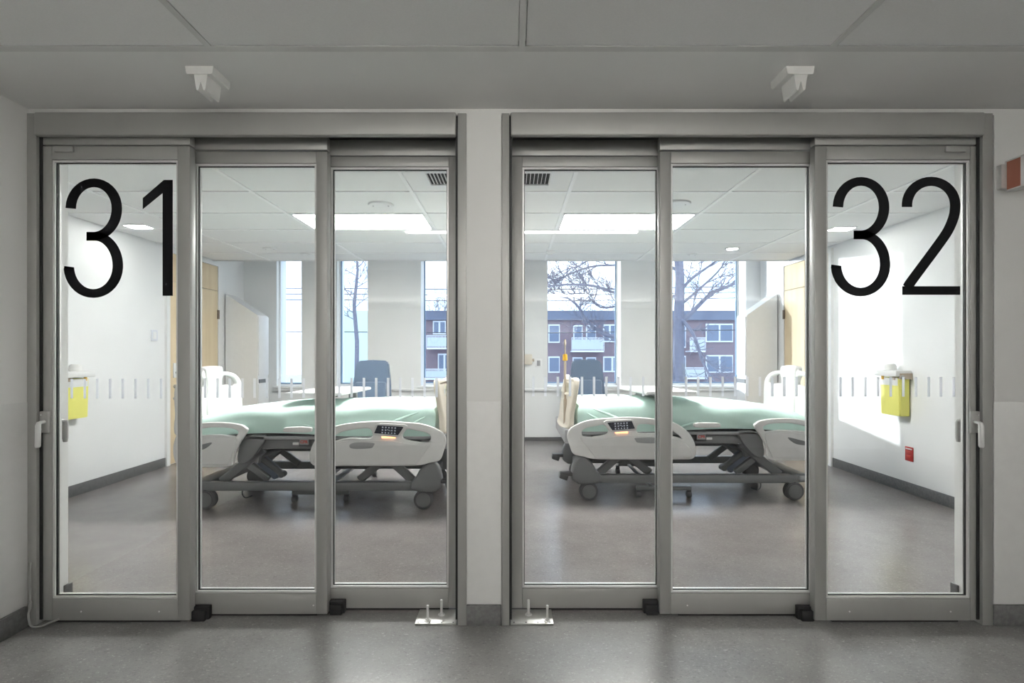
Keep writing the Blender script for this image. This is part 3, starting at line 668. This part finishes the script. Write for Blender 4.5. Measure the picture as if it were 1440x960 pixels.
    face = MB().box(x0+s*l0-.038, x0+s*l0+.038, y0+.051, y0+.056, zc-.022, zc+.022, bev=.001).build('tag_face', 'bed_light_gray', cb)
    cu = bpy.data.curves.new('t', 'FONT'); cu.body = 'CPR'; cu.size = .034; cu.align_x = 'CENTER'; cu.align_y = 'CENTER'; cu.extrude = .0006; cu.offset = .0008
    to = bpy.data.objects.new('t', cu); COL.objects.link(to); me = bpy.data.meshes.new_from_object(to.evaluated_get(bpy.context.evaluated_depsgraph_get()))
    bpy.data.objects.remove(to); me.transform(Matrix.Translation((x0+s*l0, y0+.0500, zc)) @ Matrix.Rotation(math.pi/2, 4, 'X')); me.materials.clear()
    link_mesh('lettering', me, 'cpr_red', cb, False)
    # base
    B().box(.18, 2.06, .055, .125, .150, .222, bev=.012).build('base_rail', 'bed_gray', o)
    B().box(.18, 2.06, .875, .945, .150, .222, bev=.012).build('base_rail', 'bed_gray', o)
    B().box(.16, .30, .06, .94, .155, .235, bev=.02).build('base_crossbar', 'bed_gray', o)
    B().box(1.98, 2.12, .06, .94, .155, .235, bev=.02).build('base_crossbar', 'bed_gray', o)
    for w in (.03, .86):
        MB().plate([[(.02, .20), (.03, .30), (.07, .375), (.13, .385), (.20, .33), (.24, .26), (.27, .23), (.27, .16), (.10, .145), (.06, .16)]], lambda u, v, t: P(u+.04, w+t, v), .11, .02).build('corner_cover', 'bed_gray', o)
        B().box(-.04, .07, w-.01, w+.07, .22, .25, bev=.008).box(-.045, .03, w-.015, w+.075, .19, .235, bev=.008, rot=(.35, 'Y')).build('brake_pedal', 'bed_dark', o)
        B().box(2.04, 2.20, w, w+.11, .17, .215, bev=.018).build('corner_cover', 'bed_light_gray', o)
    for l in (.215, 2.01):
        for w in (.085, .915):
            c = B().cyl((l, w, .15), (l, w, .175), .03, n=14).box(l-.035, l+.035, w-.012, w+.012, .10, .165, bev=.008).build('caster', 'bed_dark', o)
            B().cyl((l, w-.036, .079), (l, w-.012, .079), .079, n=32, bev=.008).cyl((l, w+.012, .079), (l, w+.036, .079), .079, n=32, bev=.008).build('wheel', 'wheel', c)
            B().cyl((l, w-.041, .079), (l, w-.035, .079), .060, n=28, bev=.003).build('wheel_hub', 'wheel_hub', c)
    # scissor legs
    for w in (.17, .80):
        B().bar((1.58, w, .48), (1.93, w, .20), .075, .045, .008).build('lift_arm', 'bed_gray', o)
        B().bar((1.76, w+.03, .37), (1.55, w+.03, .21), .06, .04, .008).build('lift_arm', 'bed_gray', o)
        B().bar((.55, w, .42), (.32, w, .21), .07, .045, .008).build('lift_arm', 'bed_gray', o)
        B().bar((.50, w+.03, .44), (.78, w+.03, .21), .07, .045, .008).build('lift_arm', 'bed_gray', o)
        B().bar((1.60, w, .53), (1.64, w, .36), .05, .04, .006).build('hanger', 'bed_gray', o)
    B().bar((1.70, .30, .40), (1.48, .30, .235), .045, .05, .012).cyl((1.48, .27, .235), (1.48, .33, .235), .028, n=14).build('torsion_arm', 'bed_gray', o)
    B().bar((1.77, .42, .38), (1.56, .42, .19), .085, .09, .012).build('actuator', 'bed_blue', o)
    B().cyl((.58, .15, .42), (.58, .85, .42), .026, n=14).build('pivot_shaft', 'bed_dark', o)
    B().cyl((1.66, .15, .40), (1.66, .85, .40), .026, n=14).build('pivot_shaft', 'bed_dark', o)
    B().box(.45, 1.5, .35, .65, .42, .50, bev=.02).build('drive_housing', 'bed_dark', o)
    MB().tube(catmull([P(1.80, .3, .17), P(1.82, .28, .08), P(1.78, .26, .04), P(1.72, .26, .06)], 4), .006, 6).build('power_cable', 'bed_dark', o)
    # footboard
    def fy(l0, tilt): return lambda u, v, t: P(l0+t+tilt*(v-.6)+.22*max(0, v-.7)**2-.05*(1-((u-.5)/.45)**2), u, v)
    MB().plate([[(.08, .62), (.06, .75), (.055, .9), (.075, 1.02), (.13, 1.065), (.30, 1.055), (.5, 1.06), (.7, 1.055), (.87, 1.065), (.925, 1.02), (.945, .9), (.94, .75), (.92, .62), (.5, .60)],
                [(.18, .95), (.25, 1.0), (.36, 1.0), (.40, .96), (.36, .93), (.22, .92)], [(.82, .95), (.75, 1.0), (.64, 1.0), (.60, .96), (.64, .93), (.78, .92)]], fy(.03, .10), .05, .016).build('footboard', 'cream', o)
    B().box(.0, .12, .03, .97, .50, .62, bev=.01).build('foot_end_frame', 'bed_light_gray', o)
    pole = B().box(.02, .05, .33, .36, .62, .86, bev=.004).cyl((.035, .345, .84), (.035, .345, 1.22), .011, n=12).cyl((.035, .345, 1.20), (.035, .345, 1.38), .006, n=10).cyl((.035, .345, 1.36), (.035, .345, 1.41), .011, .008, n=10).build('infusion_pole', 'tan', o)
    B().cyl((.035, .345, 1.215), (.035, .345, 1.275), .024, .02, n=16, bev=.004).build('pole_knob', 'knob_yellow', pole)
    # headboard with two grip openings
    hb = [(.02, .60), (.0, .80), (-.005, .95), (.03, 1.03), (.12, 1.085), (.24, 1.11), (.34, 1.115), (.375, 1.150), (.5, 1.158), (.625, 1.150), (.66, 1.115), (.76, 1.11), (.88, 1.085), (.97, 1.03), (1.005, .95), (1.0, .80), (.98, .60), (.5, .58)]
    MB().plate([hb, [(.09, .985), (.14, 1.04), (.24, 1.068), (.32, 1.072), (.355, 1.04), (.36, .99), (.24, .985), (.14, .965)], [(.91, .985), (.86, 1.04), (.76, 1.068), (.68, 1.072), (.645, 1.04), (.64, .99), (.76, .985), (.86, .965)]],
               lambda u, v, t: P(2.17+t+.03*(v-.6), u*.98, v), .05, .016).build('headboard', 'bed_white', o)
    MB().plate([[(.38, .70), (.385, 1.0), (.36, 1.14), (.42, 1.165), (.58, 1.165), (.64, 1.14), (.615, 1.0), (.62, .70)]], lambda u, v, t: P(2.155+t+.03*(v-.6), u*.98, v), .075, .02).build('headboard_grip', 'bed_white', o)
    B().box(2.08, 2.20, .10, .88, .50, .62, bev=.01).build('head_end_frame', 'bed_gray', o)
    return o
bed(1, .45, 4.50, 'hospital bed with mint green sheet in the right room, foot end to the left')
bed(-1, -.52, 4.24, 'hospital bed with mint green sheet in the left room, foot end to the right')

# overbed tables
def overbed(cx_, y0, s, lb, rz):
    o = tag(thing('overbed_table', None, None, (cx_, y0+.45, 0)), lb, 'table', 'overbed tables')
    R = Matrix.Rotation(rz, 3, 'Z'); c = Vector((cx_, y0+.45, 0))
    M = MB(lambda v: R @ v + c)
    M.prism([(-.24, -.40), (.20, -.42), (.24, -.38), (.24, .38), (.20, .42), (-.20, .42), (-.24, .38)], lambda u, v, t: Vector((u, v, t)), .925, .95, bev=.006); M.build('table_top', 'white', o)
    MB().box(cx_-.06, cx_+.06, y0+.25, y0+1.10, .885, .915, bev=.006).build('support_arm', 'bed_light_gray', o)
    MB().box(cx_-.04, cx_+.04, y0+1.06, y0+1.12, .10, .90, bev=.008).build('column', 'bed_light_gray', o)
    MB().box(cx_-.245, cx_+.245, y0+.15, y0+.19, .065, .10, bev=.006).box(cx_-.22, cx_+.22, y0+1.05, y0+1.12, .085, .12, bev=.006).box(cx_-.03, cx_+.03, y0+.18, y0+1.1, .09, .11, bev=.004).box(cx_-.13, cx_-.10, y0+.18, y0+1.1, .09, .11, bev=.004).build('base', 'bed_gray', o)
    for dx in (-.225, .225):
        for y in (y0+.17, y0+1.085):
            k = MB().box(cx_+dx-.018, cx_+dx+.018, y-.018, y+.018, .04, .088, bev=.004).build('caster', 'bed_dark', o)
            MB().cyl((cx_+dx-.02, y, .029), (cx_+dx+.02, y, .029), .029, n=16, bev=.003).build('wheel', 'wheel', k)
overbed(1.345, 4.49, 1, 'white overbed table across the bed in the right room', .12)
overbed(-1.66, 4.35, -1, 'white overbed table across the bed in the left room', -.06)

# arm chairs by the windows
def chair(cx_, cy_, rz, lb):
    o = tag(thing('patient_chair', None, None, (0, 0, 0)), lb, 'chair', 'blue-grey patient chairs by the windows')
    MB().prism([(-.235, .42), (-.24, .70), (-.225, .95), (-.195, 1.165), (-.17, 1.19), (0, 1.20), (.17, 1.19), (.195, 1.165), (.225, .95), (.24, .70), (.235, .42)], lambda u, v, t: (u, t+.22+(v-.45)*.16, v), 0, .10, bev=.018).build('backrest', 'fabric_blue', o)
    MB().box(-.19, .19, .185, .30, .50, .93, bev=.03, rot=(-.155, 'X')).build('back_cushion', 'fabric_blue', o)
    MB().box(-.26, .26, -.28, .26, .36, .48, bev=.035, seg=3).build('seat', 'fabric_blue', o)
    for s in (-1, 1):
        MB().box(s*.29-.03, s*.29+.03, -.28, .26, .63, .67, bev=.015).build('armrest', 'fabric_blue', o)
        MB().box(s*.29-.012, s*.29+.012, -.24, .22, .30, .635, bev=.006).build('side_panel', 'bed_gray', o)
        for y in (-.24, .22): MB().cyl((s*.28, y, 0), (s*.28, y, .38), .016, .02, n=12).build('leg', 'bed_gray', o)
    o.location = (cx_, cy_, 0); o.rotation_euler.z = rz
chair(1.0, 6.72, 0, 'blue-grey high-backed chair in front of the left window of room 32')
chair(-1.74, 6.20, .05, 'blue-grey high-backed chair between bed and windows in room 31')

# ================= OUTSIDE =================
YG = 49.0; gz = -3.6
struct(box('ground', 'snow_ground', None, -70, 70, YO+.3, 120, gz-.2, gz))
bd = tag(thing('apartment_building', None, None, (3, YG+4, gz)), 'brick apartment building with white balconies seen through the windows', 'building')
def U(px): return (px-CX)*YG/F
def V(py): return H-(py-CY)*YG/F
box('brick_wall', 'brick', bd, U(560), U(1120), YG, YG+9, gz, V(450))
box('roof_fascia', 'fascia', bd, U(558), U(1122), YG-.35, YG+9.2, V(450), V(437))
box('side_wing', 'stucco', bd, U(470), U(559), YG-1.2, YG+8, gz, V(438))
def fwin(a, b, c, e, mull=True):
    o = MB().box(U(a), U(b), YG-.12, YG+.02, V(e), V(c)).build('window_frame', 'far_white', bd, False)
    n = 2 if mull else 1; w = (b-a)/n
    for k in range(n):
        box('window_glass', 'far_glass', o, U(a+k*w+1.6), U(a+(k+1)*w-1.2), YG-.16, YG-.10, V(e-2), V(c+2))
for r in ((771, 787, 456, 482, False), (848, 866, 456, 481), (771, 787, 501, 524, False), (848, 873, 501, 523), (806, 819, 457, 489, False), (824, 838, 457, 489, False), (805, 819, 502, 524, False), (824, 838, 502, 524, False),
          (992, 1030, 455, 481), (948, 964, 457, 489, False), (992, 1030, 499, 524), (948, 964, 500, 528), (609, 627, 451, 470), (616, 634, 497, 524), (575, 590, 452, 474), (650, 668, 452, 486), (676, 690, 452, 486), (1050, 1075, 456, 481), (1050, 1075, 500, 524)):
    fwin(*r)
def balcony(a, b, c, e):
    m = MB().box(U(a), U(b), YG-1.3, YG, V(e), V(e-2)).build('balcony_slab', 'far_white', bd)
    MB().box(U(a), U(b), YG-1.3, YG-1.24, V(c)-.05, V(c)+.02).build('handrail', 'far_white', m)
    n = int((b-a)/1.9)
    for k in range(n+1):
        x = U(a+(b-a)*k/n)
        MB().box(x-.028, x+.028, YG-1.3, YG-1.26, V(e-2), V(c)).build('baluster', 'far_white', m, False)
    box('balcony_screen', 'stucco', m, U(a)+.05, U(b)-.05, YG-1.22, YG-1.2, V(e-4), V(c+3))
balcony(802, 846, 475, 495); balcony(964, 985, 475, 495); balcony(603, 631, 472, 491); balcony(945, 988, 516, 532); balcony(600, 631, 518, 533)
box('stone_band', 'far_white', bd, U(560), U(700), YG-.1, YG, V(446), V(443.5))
# bare tree
TY = 17.0
def T(px, py, dy=0): return PX(px, py, TY+dy)
tr = tag(thing('bare_tree', None, None, (T(955, 500).x, TY, gz)), 'leafless tree with spreading branches outside the windows of room 32', 'tree')
trunk = [Vector((T(957, 500).x, TY, gz)), T(957, 560), T(954, 500), T(955, 440), T(956, 390), T(953, 340), T(958, 280), T(950, 200), T(955, 120)]
MB().tube(catmull(trunk, 3), [.26, .24, .22, .21]+[.20-.006*k for k in range(21)], 10).build('trunk', 'bark', tr)
rb = random.Random(11); twigs = MB(); 
def grow(p, d, r, L, depth):
    n = 4; pts = [p]; rs = [r]
    for k in range(n):
        d = (d+Vector((rb.uniform(-.35, .35), rb.uniform(-.25, .25), rb.uniform(-.22, .32)))).normalized()
        pts.append(pts[-1]+d*L/n); rs.append(r*(1-.6*(k+1)/n))
    twigs.tube(pts, [max(x, .006) for x in rs], 4)
    if depth > 0:
        for k in range(1, n+1):
            for _ in range(2 if depth > 1 else 1):
                dd = (d+Vector((rb.uniform(-1, 1), rb.uniform(-.5, .5), rb.uniform(-.6, .8)))).normalized()
                grow(pts[k], dd, rs[k]*.62+.003, L*rb.uniform(.45, .75), depth-1)
limbs = [[(956, 455, 0), (975, 437, -.2), (1000, 413, -.3), (1030, 400, -.5), (1062, 385, -.6), (1100, 370, -.7)],
         [(955, 412, 0), (972, 392, .3), (1000, 372, .5), (1030, 350, .6), (1060, 330, .6)],
         [(955, 430, 0), (985, 405, .3), (1015, 375, .5), (1030, 340, .5)],
         [(955, 445, 0), (975, 470, -.5), (987, 505, -.9), (1000, 530, -1.2), (1030, 560, -1.4)],
         [(954, 540, 0), (915, 498, .2), (870, 476, .3), (846, 468, .3), (825, 450, .3), (812, 430, .4), (795, 418, .4), (765, 417, .5)],
         [(954, 470, 0), (920, 440, .2), (880, 430, .4), (845, 432, .4), (825, 415, .5), (815, 412, .5)],
         [(955, 420, 0), (915, 405, -.2), (870, 412, -.3), (835, 402, -.3), (800, 400, -.2), (768, 402, 0), (730, 398, 0)],
         [(953, 380, 0), (915, 365, .3), (870, 372, .4), (830, 375, .5), (790, 390, .5), (760, 400, .6)],
         [(953, 350, 0), (905, 330, -.3), (860, 350, -.3), (820, 370, -.2), (800, 385, 0)]]
for i, l in enumerate(limbs):
    pts = catmull([tuple(T(a, b, c)) for a, b, c in l], 4); n = len(pts)
    r0 = [.085, .06, .05, .07, .09, .055, .065, .055, .05][i]
    MB().tube(pts, [max(.014, r0*(1-.75*k/(n-1))) for k in range(n)], 7).build('branch', 'bark', tr)
    for k in range(3, n, 2):
        p = Vector(pts[k]); d = (Vector(pts[k])-Vector(pts[k-1])).normalized()
        grow(p, (d+Vector((rb.uniform(-.6, .6), rb.uniform(-.5, .5), rb.uniform(-.5, 1.0)))).normalized(), .020, rb.uniform(.5, 1.0), 2)
tw = twigs.build('twigs', 'bark', tr, False); tw['kind'] = 'stuff'
# second bare tree behind the slim windows of room 31
t2 = tag(thing('bare_tree', None, None, (PX(500, 500, 24).x, 24, gz)), 'thin leafless tree outside the slim window of room 31', 'tree')
b0 = PX(500, 500, 24)
MB().tube([Vector((b0.x, 24, gz)), PX(502, 480, 24), PX(498, 430, 24), PX(503, 380, 24), PX(499, 330, 24)], [.12, .10, .085, .06, .03], 8).build('trunk', 'bark', t2)
twigs = MB()
for k in range(13):
    p = PX(500, 450-k*9, 24); grow(p, Vector((rb.choice((-1, 1)), rb.uniform(-.4, .4), rb.uniform(.2, .8))).normalized(), .022, 1.3, 2)
for k in range(7):
    p = PX(606+k*4, 445, 47); grow(p, Vector((rb.uniform(-.3, .3), 0, 1)).normalized(), .03, 1.6, 2)
tw = twigs.build('twigs', 'bark', t2, False); tw['kind'] = 'stuff'
# overhead wires
for y0, z0, lb in ((25, 404, 'upper'), (25, 412, 'middle'), (25, 420, 'lower'), (25, 465, 'lowest')):
    a = PX(380, z0+1, y0); c = PX(1120, z0-2, y0); mid = (a+c)/2-Vector((0, 0, .12))
    tag(MB().tube(catmull([tuple(a-Vector((20, 0, 0))), tuple(a), tuple(mid), tuple(c), tuple(c+Vector((20, 0, 0)))], 4), .022, 5).build('overhead_wire', 'wire', None),
        {'upper': 'topmost overhead wire outside the windows', 'middle': 'second overhead wire from the top outside the windows', 'lower': 'third overhead wire from the top, just above the brick roof', 'lowest': 'lowest overhead wire, crossing in front of the brick building'}[lb], 'wire', 'overhead wires')
